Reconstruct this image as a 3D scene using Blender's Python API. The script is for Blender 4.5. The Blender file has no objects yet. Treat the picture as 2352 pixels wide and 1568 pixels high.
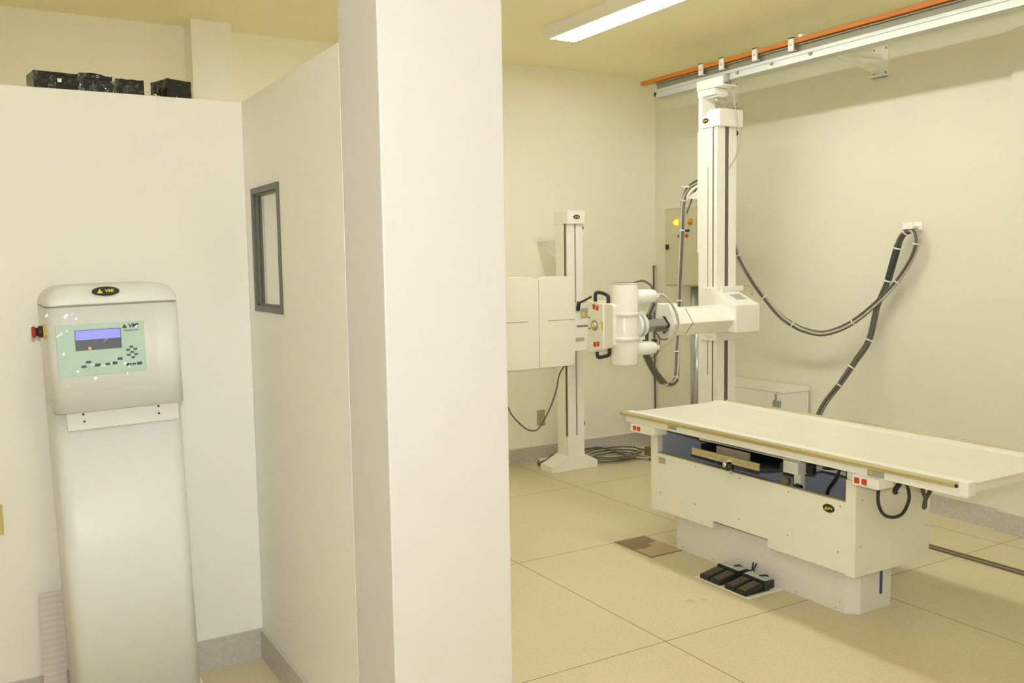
import bpy, bmesh, math, random
from mathutils import Vector, Matrix
random.seed(7)
S = bpy.context.scene
COL = S.collection
PI = math.pi

# ------------------------------------------------------------------ camera
YAW, PITCH, ROLL, FPX = .535139, .0860943, -.0158974, 2086.6
f = Vector((math.sin(YAW)*math.cos(PITCH), math.cos(YAW)*math.cos(PITCH), -math.sin(PITCH)))
r = f.cross(Vector((0, 0, 1))).normalized()
u = r.cross(f)
c_, s_ = math.cos(ROLL), math.sin(ROLL)
r, u = r*c_ + u*s_, u*c_ - r*s_
cd = bpy.data.cameras.new('camera'); cam = bpy.data.objects.new('camera', cd); COL.objects.link(cam)
cd.sensor_width = 36; cd.lens = 36*FPX/2352; cd.clip_start = .02; cd.clip_end = 100
cam.matrix_world = Matrix(((r.x, u.x, -f.x, 0), (r.y, u.y, -f.y, 0), (r.z, u.z, -f.z, 1.6), (0, 0, 0, 1)))
S.camera = cam

# ------------------------------------------------------------------ world, exposure, flash
w = bpy.data.worlds.new('world'); S.world = w; w.use_nodes = True
w.node_tree.nodes['Background'].inputs[0].default_value = (.75, .72, .6, 1)
w.node_tree.nodes['Background'].inputs[1].default_value = .2
S.view_settings.view_transform = 'Standard'; S.view_settings.look = 'None'
S.view_settings.gamma = 1; S.view_settings.use_curve_mapping = False
S.cycles.diffuse_bounces = 10; S.cycles.max_bounces = 14
S.view_settings.exposure = 0.92
FLASH_W, TUBE_R, TUBE_F = 22.0, 25.0, 16.0     # flash watts, tube strength right room / behind camera
fl = bpy.data.lights.new('camera_flash', 'AREA'); fl.shape = 'RECTANGLE'; fl.size = .07; fl.size_y = .04
fl.energy = FLASH_W; fl.color = (.96, .96, 1)
flo = bpy.data.objects.new('camera_flash', fl); COL.objects.link(flo)
flo.matrix_world = cam.matrix_world.copy(); flo.location = (.02, -.01, 1.72)

# ------------------------------------------------------------------ materials
MATS = {}
def mat(name, col, rough=.5, metal=0, var=.03, scale=6, bump=0, emit=None, estr=0, spec=.5, coat=0):
    if name in MATS: return MATS[name]
    m = bpy.data.materials.new(name); m.use_nodes = True; nt = m.node_tree; b = nt.nodes['Principled BSDF']
    b.inputs['Roughness'].default_value = rough; b.inputs['Metallic'].default_value = metal
    b.inputs['Specular IOR Level'].default_value = spec; b.inputs['Coat Weight'].default_value = coat
    tc = nt.nodes.new('ShaderNodeTexCoord'); n = nt.nodes.new('ShaderNodeTexNoise')
    n.inputs['Scale'].default_value = scale; n.inputs['Detail'].default_value = 4
    nt.links.new(tc.outputs['Object'], n.inputs['Vector'])
    mx = nt.nodes.new('ShaderNodeMix'); mx.data_type = 'RGBA'
    mx.inputs['A'].default_value = tuple(x*(1-var) for x in col)+(1,)
    mx.inputs['B'].default_value = tuple(min(1, x*(1+var)) for x in col)+(1,)
    nt.links.new(n.outputs['Fac'], mx.inputs['Factor'])
    nt.links.new(mx.outputs['Result'], b.inputs['Base Color'])
    if bump:
        bp = nt.nodes.new('ShaderNodeBump'); bp.inputs['Strength'].default_value = bump; bp.inputs['Distance'].default_value = .01
        nt.links.new(n.outputs['Fac'], bp.inputs['Height']); nt.links.new(bp.outputs['Normal'], b.inputs['Normal'])
    if emit:
        b.inputs['Emission Color'].default_value = tuple(emit)+(1,); b.inputs['Emission Strength'].default_value = estr
    MATS[name] = m
    return m

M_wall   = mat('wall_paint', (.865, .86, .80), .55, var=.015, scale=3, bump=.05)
M_wall2  = mat('right_wall_dimmed_paint', (.77, .76, .635), .5, var=.015, scale=2, bump=.05)  # wall colour darkened to offset the strong lamp light on this side
M_back   = mat('back_wall_brightened_paint', (.95, .93, .80), .55, var=.012, scale=2, bump=.05)  # split from the right wall's colour, lightened where little lamp light reaches
M_col    = mat('column_dimmed_paint', (.71, .705, .675), .5, var=.012, scale=3, bump=.05)  # darkened in the colour to offset the close lamp and flash
M_pil    = mat('pillar_lit_paint', (.95, .94, .86), .5, var=.012, scale=3)  # paler than the wall, extra light on the pillar put into its colour
M_ceil   = mat('ceiling_paint', (.96, .90, .64), .6, var=.015, scale=1.5)
M_white  = mat('white_enamel', (.92, .915, .86), .3, var=.008)
M_cream  = mat('cream_enamel', (.89, .88, .79), .35, var=.008)
M_bluew  = mat('console_enamel', (.75, .77, .755), .42, var=.006)
M_tube   = mat('tube_enamel', (.88, .88, .84), .18, var=.005, coat=.5)
M_tabtop = mat('tabletop_laminate', (.80, .79, .69), .3, var=.008)
M_grey   = mat('grey_metal', (.42, .42, .40), .4, .6)
M_grey2  = mat('grey_enamel', (.60, .64, .72), .5)
M_chrome = mat('chrome', (.8, .8, .78), .15, 1, var=.01)
M_brass  = mat('satin_steel_rail', (.78, .72, .52), .25, 1, var=.02)
M_alu    = mat('aluminium', (.56, .58, .54), .5, .35, var=.02)
M_alud   = mat('aluminium_dark', (.26, .25, .18), .5, .3)
M_pipe   = mat('galvanised_pipe', (.55, .58, .58), .25, .9, var=.04)
M_black  = mat('black_plastic', (.022, .024, .022), .4)
M_blackg = mat('black_plastic_wrap', (.016, .02, .014), .12, var=.3, scale=30, bump=.6)
M_slot   = mat('slot_dark', (.16, .13, .085), .7)
M_seam   = mat('seam_gasket', (.38, .36, .29), .7)  # even grey of joints, grooves and small screws
M_red    = mat('red_plastic', (.62, .05, .02), .3)
M_estop  = mat('red_mushroom', (.45, .02, .02), .3)
M_yel    = mat('yellow_plastic', (.85, .55, .02), .4)
M_gold   = mat('gold_print', (.75, .62, .08), .4)
M_orange = mat('orange_conduit', (.55, .17, .012), .45, var=.06, scale=4)
M_orlit  = mat('orange_lamp_lit', (1, .55, .0), .3, emit=(1, .5, .01), estr=1.3)
M_oroff  = mat('orange_lamp', (.62, .24, .01), .3)
M_panelg = mat('panel_grey_green', (.57, .55, .39), .45, var=.01)
M_mint   = mat('mint_membrane', (.47, .66, .58), .4, var=.01)
M_screen = mat('screen_dark', (.13, .15, .19), .2)
M_lcd    = mat('lcd_lit', (.16, .17, .6), .25, emit=(.22, .24, .95), estr=.5)
M_led    = mat('led_red', (1, .1, .05), .3, emit=(1, .08, .03), estr=3)
M_btn    = mat('button_dark', (.05, .08, .12), .4)
M_btnw   = mat('button_white', (.75, .85, .85), .4)
M_cabl   = mat('cable_light', (.47, .44, .37), .4, var=.1, scale=20)
M_cabd   = mat('cable_dark', (.12, .115, .09), .45, var=.1, scale=20)
M_cabk   = mat('cable_black', (.04, .05, .045), .5)
M_tie    = mat('tie_white', (.8, .78, .7), .4)
M_plate  = mat('label_grey', (.42, .42, .38), .4)
M_beigep = mat('beige_plastic', (.40, .37, .22), .5)
M_yelp   = mat('yellowed_plastic', (.62, .52, .18), .5)
M_blue   = mat('blue_tape', (.045, .11, .26), .5)
M_rubber = mat('pedal_rubber', (.10, .092, .065), .8, var=.3, scale=120, bump=.6)
M_pedalt = mat('pedal_cover', (.50, .56, .53), .4)
M_cass   = mat('cassette_label', (.52, .44, .33), .5, var=.1, scale=15)
M_brown  = mat('brown_wood', (.28, .18, .09), .6, var=.2, scale=20)
M_hatch  = mat('hatch_plate', (.50, .41, .24), .6, var=.06, scale=8)
M_hatchd = mat('hatch_rust_patch', (.27, .20, .12), .7, var=.15, scale=10)
M_frame  = mat('dark_window_frame', (.12, .12, .09), .4, var=.1)
M_granite = mat('granite_skirting', (.54, .52, .47), .5, var=.25, scale=60)
M_reflector = mat('lamp_reflector', (.92, .92, .88), .3)
M_tubeR  = mat('fluorescent_tube_right', (1, 1, 1), .4, emit=(.97, .985, .96), estr=TUBE_R)
M_tubeF  = mat('fluorescent_tube_front', (1, 1, 1), .4, emit=(.96, .975, 1.0), estr=TUBE_F)

M_tubeB  = mat('added_fluorescent_tube_back', (1, 1, 1), .4, emit=(1.0, .97, .80), estr=10)  # tubes of the added lamp behind the booth wall

def mat_paper():
    m = mat('printed_paper', (.70, .66, .62), .6)
    nt = m.node_tree; b = nt.nodes['Principled BSDF']
    tc = nt.nodes.new('ShaderNodeTexCoord'); wv = nt.nodes.new('ShaderNodeTexWave')
    wv.wave_type = 'BANDS'; wv.bands_direction = 'Z'; wv.inputs['Scale'].default_value = 14
    wv.inputs['Distortion'].default_value = 1.5; wv.inputs['Detail Scale'].default_value = 40
    nt.links.new(tc.outputs['Object'], wv.inputs['Vector'])
    mx = nt.nodes.new('ShaderNodeMix'); mx.data_type = 'RGBA'
    mx.inputs['A'].default_value = (.60, .545, .52, 1); mx.inputs['B'].default_value = (.66, .62, .58, 1)
    nt.links.new(wv.outputs['Fac'], mx.inputs['Factor']); nt.links.new(mx.outputs['Result'], b.inputs['Base Color'])
    return m
M_paper = mat_paper()

def mat_floor():
    m = bpy.data.materials.new('granilite_floor'); m.use_nodes = True; nt = m.node_tree; b = nt.nodes['Principled BSDF']
    N, L = nt.nodes.new, nt.links.new
    tc = N('ShaderNodeTexCoord'); sx = N('ShaderNodeSeparateXYZ'); L(tc.outputs['Object'], sx.inputs[0])
    def line(sock, a, p, wd):
        s1 = N('ShaderNodeMath'); s1.operation = 'SUBTRACT'; L(sock, s1.inputs[0]); s1.inputs[1].default_value = a
        s2 = N('ShaderNodeMath'); s2.operation = 'PINGPONG'; L(s1.outputs[0], s2.inputs[0]); s2.inputs[1].default_value = p/2
        s3 = N('ShaderNodeMath'); s3.operation = 'LESS_THAN'; L(s2.outputs[0], s3.inputs[0]); s3.inputs[1].default_value = wd/2
        return s3.outputs[0]
    a = line(sx.outputs['X'], 2.432, 1.21, .006); c = line(sx.outputs['Y'], 2.872, 1.2, .006)
    mxl = N('ShaderNodeMath'); mxl.operation = 'MAXIMUM'; L(a, mxl.inputs[0]); L(c, mxl.inputs[1])
    n1 = N('ShaderNodeTexNoise'); n1.inputs['Scale'].default_value = 1.3; n1.inputs['Detail'].default_value = 5
    n2 = N('ShaderNodeTexVoronoi'); n2.inputs['Scale'].default_value = 210
    n3 = N('ShaderNodeTexNoise'); n3.inputs['Scale'].default_value = 90; n3.inputs['Detail'].default_value = 3
    for n in (n1, n2, n3): L(tc.outputs['Object'], n.inputs['Vector'])
    base = N('ShaderNodeMix'); base.data_type = 'RGBA'; L(n1.outputs['Fac'], base.inputs['Factor'])
    base.inputs['A'].default_value = (.62, .555, .36, 1); base.inputs['B'].default_value = (.69, .625, .42, 1)
    rp = N('ShaderNodeValToRGB'); rp.color_ramp.elements[0].position = .0; rp.color_ramp.elements[1].position = .22
    rp.color_ramp.elements[0].color = (.84, .82, .78, 1); rp.color_ramp.elements[1].color = (1, 1, 1, 1)
    L(n2.outputs['Distance'], rp.inputs[0])
    rp2 = N('ShaderNodeValToRGB'); rp2.color_ramp.elements[0].position = .32; rp2.color_ramp.elements[1].position = .5
    rp2.color_ramp.elements[0].color = (.90, .88, .84, 1); rp2.color_ramp.elements[1].color = (1, 1, 1, 1)
    L(n3.outputs['Fac'], rp2.inputs[0])
    def mul(x, y):
        k = N('ShaderNodeMix'); k.data_type = 'RGBA'; k.blend_type = 'MULTIPLY'; k.inputs['Factor'].default_value = 1
        L(x, k.inputs['A']); L(y, k.inputs['B']); return k.outputs['Result']
    cur = mul(mul(base.outputs['Result'], rp.outputs['Color']), rp2.outputs['Color'])
    # two small round stains
    for (x, y, rad) in ((2.832, 3.157, .032), (2.894, 3.136, .02)):
        vd = N('ShaderNodeVectorMath'); vd.operation = 'DISTANCE'; L(tc.outputs['Object'], vd.inputs[0]); vd.inputs[1].default_value = (x, y, 0)
        mr = N('ShaderNodeMapRange'); L(vd.outputs['Value'], mr.inputs['Value'])
        mr.inputs['From Min'].default_value = rad*.4; mr.inputs['From Max'].default_value = rad
        mr.inputs['To Min'].default_value = .25; mr.inputs['To Max'].default_value = 0
        k = N('ShaderNodeMix'); k.data_type = 'RGBA'; L(mr.outputs[0], k.inputs['Factor']); L(cur, k.inputs['A']); k.inputs['B'].default_value = (.2, .14, .03, 1)
        cur = k.outputs['Result']
    ln = N('ShaderNodeMix'); ln.data_type = 'RGBA'; L(mxl.outputs[0], ln.inputs['Factor']); L(cur, ln.inputs['A']); ln.inputs['B'].default_value = (.27, .21, .11, 1)
    L(ln.outputs['Result'], b.inputs['Base Color'])
    b.inputs['Roughness'].default_value = .38
    return m
M_floor = mat_floor()

def mat_clear(name, tint, gl, rough, bump=0, scale=20):
    m = bpy.data.materials.new(name); m.use_nodes = True; nt = m.node_tree; nt.nodes.clear()
    N, L = nt.nodes.new, nt.links.new
    o = N('ShaderNodeOutputMaterial'); t = N('ShaderNodeBsdfTransparent'); t.inputs[0].default_value = tint
    g = N('ShaderNodeBsdfGlossy'); g.inputs['Roughness'].default_value = rough
    mx = N('ShaderNodeMixShader'); fr = N('ShaderNodeFresnel'); fr.inputs[0].default_value = gl
    ge = N('ShaderNodeNewGeometry'); iv = N('ShaderNodeMath'); iv.operation = 'SUBTRACT'; iv.inputs[0].default_value = 1; L(ge.outputs['Backfacing'], iv.inputs[1])
    ml = N('ShaderNodeMath'); ml.operation = 'MULTIPLY'; L(fr.outputs[0], ml.inputs[0]); L(iv.outputs[0], ml.inputs[1])
    L(ml.outputs[0], mx.inputs[0]); L(t.outputs[0], mx.inputs[1]); L(g.outputs[0], mx.inputs[2]); L(mx.outputs[0], o.inputs[0])
    if bump:
        tc = N('ShaderNodeTexCoord'); n = N('ShaderNodeTexNoise'); n.inputs['Scale'].default_value = scale; n.inputs['Detail'].default_value = 3
        n.inputs['Distortion'].default_value = 1.5
        L(tc.outputs['Object'], n.inputs['Vector'])
        bp = N('ShaderNodeBump'); bp.inputs['Strength'].default_value = bump; bp.inputs['Distance'].default_value = .02
        L(n.outputs['Fac'], bp.inputs['Height']); L(bp.outputs[0], g.inputs['Normal']); L(bp.outputs[0], fr.inputs['Normal'])
    return m
M_glass = mat_clear('window_glass', (.98, .98, .96, 1), 1.9, .02)
M_film  = mat_clear('clear_film', (.985, .985, .98, 1), 1.55, .07)

# ------------------------------------------------------------------ mesh helpers
def catmull(pts, n=8):
    P = [Vector(p) for p in pts]
    if len(P) < 3: return P
    P = [P[0]*2-P[1]] + P + [P[-1]*2-P[-2]]
    out = []
    for i in range(1, len(P)-2):
        for k in range(n):
            t = k/n; a, b, c, d = P[i-1], P[i], P[i+1], P[i+2]
            out.append(.5*((2*b)+(c-a)*t+(2*a-5*b+4*c-d)*t*t+(3*b-a-3*c+d)*t**3))
    out.append(P[-2]); return out

class MB:
    def __init__(s): s.bm = bmesh.new()
    def _face(s, vs, smooth=False):
        try:
            fc = s.bm.faces.new(vs); fc.smooth = smooth; return fc
        except ValueError: return None
    def box(s, x0, x1, y0, y1, z0, z1):
        v = [s.bm.verts.new(p) for p in ((x0,y0,z0),(x1,y0,z0),(x1,y1,z0),(x0,y1,z0),(x0,y0,z1),(x1,y0,z1),(x1,y1,z1),(x0,y1,z1))]
        for q in ((0,3,2,1),(4,5,6,7),(0,1,5,4),(1,2,6,5),(2,3,7,6),(3,0,4,7)): s._face([v[i] for i in q])
        return s
    def prism(s, pts, axis, a, b, smooth=False):
        def mk(p, t):
            return {'X': (t, p[0], p[1]), 'Y': (p[0], t, p[1]), 'Z': (p[0], p[1], t)}[axis]
        A = [s.bm.verts.new(mk(p, a)) for p in pts]; B = [s.bm.verts.new(mk(p, b)) for p in pts]
        s._face(A); s._face(B[::-1]); n = len(pts)
        for i in range(n): s._face([A[i], B[i], B[(i+1) % n], A[(i+1) % n]], smooth)
        return s
    def sweep(s, pts, r, n=10, ry=None):
        P = [Vector(p) for p in pts]; rings = []
        t = (P[1]-P[0]).normalized(); up = Vector((0, 0, 1)) if abs(t.z) < .9 else Vector((1, 0, 0))
        nx = t.cross(up).normalized()
        for i, p in enumerate(P):
            t = (P[min(i+1, len(P)-1)]-P[max(i-1, 0)]).normalized()
            nx = (nx - t*nx.dot(t)).normalized(); ny = t.cross(nx)
            rr = r(i/(len(P)-1)) if callable(r) else r
            rings.append([s.bm.verts.new(p+nx*rr*math.cos(2*PI*k/n)+ny*(ry or rr)*math.sin(2*PI*k/n)) for k in range(n)])
        for a, b in zip(rings, rings[1:]):
            for k in range(n): s._face([a[k], a[(k+1) % n], b[(k+1) % n], b[k]], True)
        s._face(rings[0][::-1]); s._face(rings[-1]); return s
    def tube(s, pts, r, n=8, k=8): return s.sweep(catmull(pts, k), r, n)
    def cyl(s, p0, p1, rad, n=28, r1=None):
        P0, P1 = Vector(p0), Vector(p1)
        return s.sweep([P0, P1], (lambda t: rad+(r1-rad)*t) if r1 is not None else rad, n)
    def lathe(s, base, axis, prof, n=32):
        """prof: (distance along axis, radius)"""
        A = Vector(axis).normalized(); up = Vector((0, 0, 1)) if abs(A.z) < .9 else Vector((1, 0, 0))
        X = A.cross(up).normalized(); Y = A.cross(X); B = Vector(base); rings = []
        for d, rr in prof:
            rings.append([s.bm.verts.new(B+A*d+X*max(rr, 1e-4)*math.cos(2*PI*k/n)+Y*max(rr, 1e-4)*math.sin(2*PI*k/n)) for k in range(n)])
        for a, b in zip(rings, rings[1:]):
            for k in range(n): s._face([a[k], a[(k+1) % n], b[(k+1) % n], b[k]], True)
        s._face(rings[0][::-1]); s._face(rings[-1]); return s
    def ell(s, c, face, a, b, d, n=32):
        """elliptical disc, half axes a (horizontal) b (vertical); thickness d; face '-Y' or '-X'"""
        pts = [(a*math.cos(2*PI*k/n), b*math.sin(2*PI*k/n)) for k in range(n)]
        if face == '-Y': return s.prism([(c[0]+p, c[2]+q) for p, q in pts], 'Y', c[1]-d, c[1])
        return s.prism([(c[1]+p, c[2]+q) for p, q in pts], 'X', c[0]-d, c[0])

ORG = {}
def link(name, me, parent, loc):
    o = bpy.data.objects.new(name, me); COL.objects.link(o)
    if parent: o.parent = parent; ORG[o.name] = ORG[parent.name]
    else: o.location = loc; ORG[o.name] = Vector(loc)
    return o
def obj(name, mb, m, parent=None, bevel=0, segs=2, label=None, xf=None):
    bm = mb.bm
    if xf: bmesh.ops.transform(bm, matrix=xf, verts=bm.verts)
    bmesh.ops.recalc_face_normals(bm, faces=bm.faces)
    if parent: org = ORG[parent.name]
    else:
        xs = [v.co for v in bm.verts]
        org = Vector(((min(v.x for v in xs)+max(v.x for v in xs))/2, (min(v.y for v in xs)+max(v.y for v in xs))/2, min(v.z for v in xs)))
    for v in bm.verts: v.co -= org
    me = bpy.data.meshes.new(name); bm.to_mesh(me); bm.free(); me.materials.append(m)
    o = link(name, me, parent, org)
    if bevel:
        md = o.modifiers.new('bevel', 'BEVEL'); md.width = bevel; md.segments = segs; md.limit_method = 'ANGLE'; md.angle_limit = math.radians(40)
        if segs > 2:
            for p in me.polygons: p.use_smooth = True
            md.harden_normals = True
    if label: o['label'] = label
    return o
def thing(name, label, cat, loc, group=None):
    o = bpy.data.objects.new(name, None); COL.objects.link(o); o.location = loc; ORG[o.name] = Vector(loc)
    o.empty_display_size = .1
    return tag(o, label, cat, group)
def tag(o, label, cat, group=None):
    o['label'] = label; o['category'] = cat
    if group: o['group'] = group
    return o
def struct(name, mb, m, parent=None, bevel=0, at_zero=False):
    if at_zero:
        bm = mb.bm; bmesh.ops.recalc_face_normals(bm, faces=bm.faces)
        me = bpy.data.meshes.new(name); bm.to_mesh(me); bm.free(); me.materials.append(m); o = link(name, me, None, (0, 0, 0))
    else: o = obj(name, mb, m, parent, bevel)
    if not parent: o['kind'] = 'structure'
    return o
def dup(root, delta, label=None):
    def cp(o, par):
        c = o.copy(); COL.objects.link(c); c.parent = par
        for ch in list(o.children): cp(ch, c)
        return c
    r2 = cp(root, None); r2.location = root.location+Vector(delta)
    if label: r2['label'] = label
    return r2
def text(name, s, size, pos, face, m, parent, depth=.0012, italic=0, xf=None, bold=.0):
    cu = bpy.data.curves.new(name, 'FONT'); cu.body = s; cu.size = size; cu.extrude = depth/2; cu.align_x = 'CENTER'; cu.align_y = 'CENTER'
    cu.shear = italic; cu.offset = bold
    to = bpy.data.objects.new(name, cu); COL.objects.link(to)
    bpy.context.view_layer.update()
    me = bpy.data.meshes.new_from_object(to.evaluated_get(bpy.context.evaluated_depsgraph_get()))
    bpy.data.objects.remove(to); bpy.data.curves.remove(cu)
    R = Matrix.Rotation(PI/2, 4, 'X')
    if face == '-X': R = Matrix.Rotation(-PI/2, 4, 'Z') @ R
    me.transform(Matrix.Translation(Vector(pos)) @ R)
    if xf: me.transform(xf)
    me.transform(Matrix.Translation(-ORG[parent.name]))
    me.materials.clear(); me.materials.append(m)
    return link(name, me, parent, None)
def tri(c, face, sz, d=.0012):
    mb = MB(); pts = [(-sz, -sz*.85), (sz, -sz*.85), (0, sz*.95)]
    if face == '-Y': return mb.prism([(c[0]+p, c[2]+q) for p, q in pts], 'Y', c[1]-d, c[1])
    return mb.prism([(c[1]-p, c[2]+q) for p, q in pts], 'X', c[0]-d, c[0])
def badge(parent, c, face, a, b, xf=None):
    """oval maker's badge with gold triangle and letters"""
    X = face == '-X'
    off = lambda d, h=0: (c[0]-d, c[1]-h, c[2]) if X else (c[0]+h, c[1]-d, c[2])
    bd = obj('badge', MB().ell(c, face, a, b, .004), M_black, parent, label='black oval badge', xf=xf)
    obj('badge_rim', MB().ell(c, face, a*1.08, b*1.15, .0025), M_chrome, bd, xf=xf)
    p = off(.004, -a*.42)
    obj('badge_triangle', tri(p, face, b*.52), M_gold, bd, xf=xf)
    text('badge_lettering', 'VMI', b*.95, off(.0046, a*.26), face, M_gold, bd, italic=.1, xf=xf, bold=.0004)
    return bd
def warn(parent, c, face, w_, h, xf=None):
    mb = MB()
    if face == '-X': mb.box(c[0]-.0015, c[0], c[1]-w_/2, c[1]+w_/2, c[2]-h/2, c[2]+h/2)
    else: mb.box(c[0]-w_/2, c[0]+w_/2, c[1]-.0015, c[1], c[2]-h/2, c[2]+h/2)
    l = obj('warning_label', mb, M_plate, parent, xf=xf)
    p = (c[0]-.0015, c[1]+w_*.28, c[2]) if face == '-X' else (c[0]-w_*.28, c[1]-.0015, c[2])
    obj('warning_triangle', tri(p, face, h*.28), M_yel, l, xf=xf)
    return l
def screw(parent, c, face, rr=.005, m=None):
    d = {'-X': (-1, 0, 0), '-Y': (0, -1, 0)}[face]
    return obj('screw', MB().lathe(c, d, ((-.002, rr), (.0015, rr), (.0028, rr*.6)), 12), m or M_seam, parent)
def bundle(name, parent, pts, n, rad, spread, mats, ties=(), turns=1.2, tail=None, prefix='strand'):
    C = catmull(pts, 10); N = len(C)
    for j in range(n):
        path = []
        nx = None
        for i, p in enumerate(C):
            t = (C[min(i+1, N-1)]-C[max(i-1, 0)]).normalized()
            if nx is None: nx = t.cross(Vector((.3, 1, .2))).normalized()
            nx = (nx-t*nx.dot(t)).normalized(); ny = t.cross(nx)
            a = 2*PI*(j/n+turns*i/N)
            path.append(p+(nx*math.cos(a)+ny*math.sin(a))*spread)
        obj(prefix, MB().sweep(path, rad, 8), mats[j % len(mats)], parent)
    for tt in ties:
        i = max(1, min(N-2, int(tt*N))); t = (C[i+1]-C[i-1]).normalized()
        obj('cable_tie', MB().cyl(C[i]-t*.005, C[i]+t*.005, spread+rad+.002, 14), M_tie, parent)

# ------------------------------------------------------------------ room shell
H = 3.13; XR = 5.10; YB = 6.15; XL = -2.2; YF = -2.6
struct('floor', MB().box(XL, XR+.3, YF, YB+.3, -.1, 0), M_floor, at_zero=True)
struct('ceiling', MB().box(XL, XR+.3, YF, YB+.3, H, H+.1), M_ceil)
struct('wall_back', MB().box(XL, XR+.3, YB, YB+.2, 0, H), M_back)
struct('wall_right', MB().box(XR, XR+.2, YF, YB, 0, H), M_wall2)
struct('wall_left', MB().box(XL-.2, XL, YF, YB, 0, H), M_wall)
struct('wall_front', MB().box(XL, XR, YF-.2, YF, 0, H), M_wall)
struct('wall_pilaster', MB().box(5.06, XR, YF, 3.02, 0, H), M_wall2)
struct('wall_pillar', MB().box(1.255, 1.50, 5.94, YB, 0, H), M_pil)
X0 = .954
struct('wall_column', MB().box(X0, 1.335, 2.278, 2.57, 0, H), M_col, bevel=.004)
# low booth walls: the partition has the viewing window cut through it
WY0, WY1, WZ0, WZ1 = 3.205, 3.565, 1.43, 1.9
pb = MB(); X1 = 1.11; YE = 3.806
pb.box(X0, X1, 2.57, WY0, 0, 2.245); pb.box(X0, X1, WY1, YE, 0, 2.245)
pb.box(X0, X1, WY0, WY1, 0, WZ0); pb.box(X0, X1, WY0, WY1, WZ1, 2.245)
struct('wall_partition', pb, M_wall)
struct('wall_booth', MB().box(XL, X0, 3.658, YE, 0, 2.245), M_wall, bevel=.004)
# viewing window: thin dark frame near the booth face, plastered reveal behind
wf = MB(); t = .022; XA, XB = X0-.006, X0+.030
wf.box(XA, XB, WY0, WY0+t, WZ0, WZ1); wf.box(XA, XB, WY1-t, WY1, WZ0, WZ1)
wf.box(XA, XB, WY0+t, WY1-t, WZ0, WZ0+t); wf.box(XA, XB, WY0+t, WY1-t, WZ1-t, WZ1)
win = struct('window_1', wf, M_frame)
g = MB(); q = .008
for (a, b, c2, d) in ((WY0+t, WY0+t+q, WZ0+t, WZ1-t), (WY1-t-q, WY1-t, WZ0+t, WZ1-t), (WY0+t, WY1-t, WZ0+t, WZ0+t+q), (WY0+t, WY1-t, WZ1-t-q, WZ1-t)):
    g.box(X0+.004, X0+.014, a, b, c2, d)
obj('glazing_bead', g, M_frame, win)
obj('window_pane', MB().box(X0+.017, X0+.023, WY0+t, WY1-t, WZ0+t, WZ1-t), M_glass, win)
BH = .12
struct('baseboard_booth', MB().box(XL, X0, 3.643, 3.658, 0, BH), M_granite)
struct('baseboard_partition', MB().box(X0-.015, X0, 2.278, 3.643, 0, BH), M_granite)
struct('baseboard_back', MB().box(X1, XR, YB-.015, YB, 0, BH), M_granite)
struct('baseboard_right', MB().box(XR-.015, XR, 3.02, YB-.015, 0, BH), M_granite)
struct('baseboard_pilaster', MB().box(5.045, 5.06, YF, 3.02, 0, BH).box(5.045, XR-.015, 3.02, 3.035, 0, BH), M_granite)

# ------------------------------------------------------------------ ceiling lamps
def lamp(x0, x1, y0, y1, tube_m, label):
    z = 3.05; xm, ym = (x0+x1)/2, (y0+y1)/2
    L_ = thing('ceiling_lamp', label, 'ceiling lamp', (xm, ym, H), 'open fluorescent ceiling lamps')
    hb = MB(); hb.prism([(x0-.03, H), (x1+.01, H), (x1+.01, H-.02), (x1, z), (x1-.008, z), (x1-.03, H-.035), (x0+.03, H-.035), (x0+.008, z), (x0, z), (x0-.03, H-.02)], 'Y', y0, y1)
    obj('housing', hb, M_cream, L_)
    rf = MB(); rf.prism([(x0+.01, z+.003), (x0+.03, H-.036), (xm-.02, H-.038), (xm, z+.03), (xm+.02, H-.038), (x1-.03, H-.036), (x1-.01, z+.003), (x1-.012, z+.003), (x1-.032, H-.04), (xm+.02, H-.042), (xm, z+.026), (xm-.02, H-.042), (x0+.032, H-.04), (x0+.012, z+.003)], 'Y', y0+.005, y1-.005)
    obj('reflector', rf, M_reflector, L_)
    for e in (y0, y1-.006): obj('end_plate', MB().prism([(x0-.028, H-.001), (x1+.008, H-.001), (x1+.008, H-.02), (x1, z), (x0, z), (x0-.028, H-.02)], 'Y', e-.001, e+.006), M_reflector, L_)
    for xx in (x0+.055, x1-.055):
        tb = obj('fluorescent_tube', MB().cyl((xx, y0+.03, z+.012), (xx, y1-.03, z+.012), .013, 16), tube_m, L_)
        for ya, yb_ in ((y0+.012, y0+.03), (y1-.03, y1-.012)): obj('tube_cap', MB().cyl((xx, ya, z+.012), (xx, yb_, z+.012), .014, 16), M_alu, tb)
    return L_
lamp(3.325, 3.535, 3.82, 5.085, M_tubeR, 'lit two-tube fluorescent lamp on the ceiling left of the orange rail')
lamp(3.325, 3.535, 2.50, 3.765, M_tubeR, 'added unseen fluorescent ceiling lamp in the same row, nearer the camera')  # added out of view, carries the row's light along the right wall
lamp(.38, .59, .2, 1.465, M_tubeF, 'fluorescent ceiling lamp before the free column')
lamp(1.28, 1.49, 3.85, 4.85, M_tubeB, 'added unseen fluorescent ceiling lamp behind the booth wall before the pillar')  # unseen lamp, added to brighten the pillar and the back wall
lamp(.50, .71, -1.9, -.635, M_tubeF, 'added unseen fluorescent ceiling lamp behind the camera')  # unseen lamp, added to spread light evenly from behind the viewpoint

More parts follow.
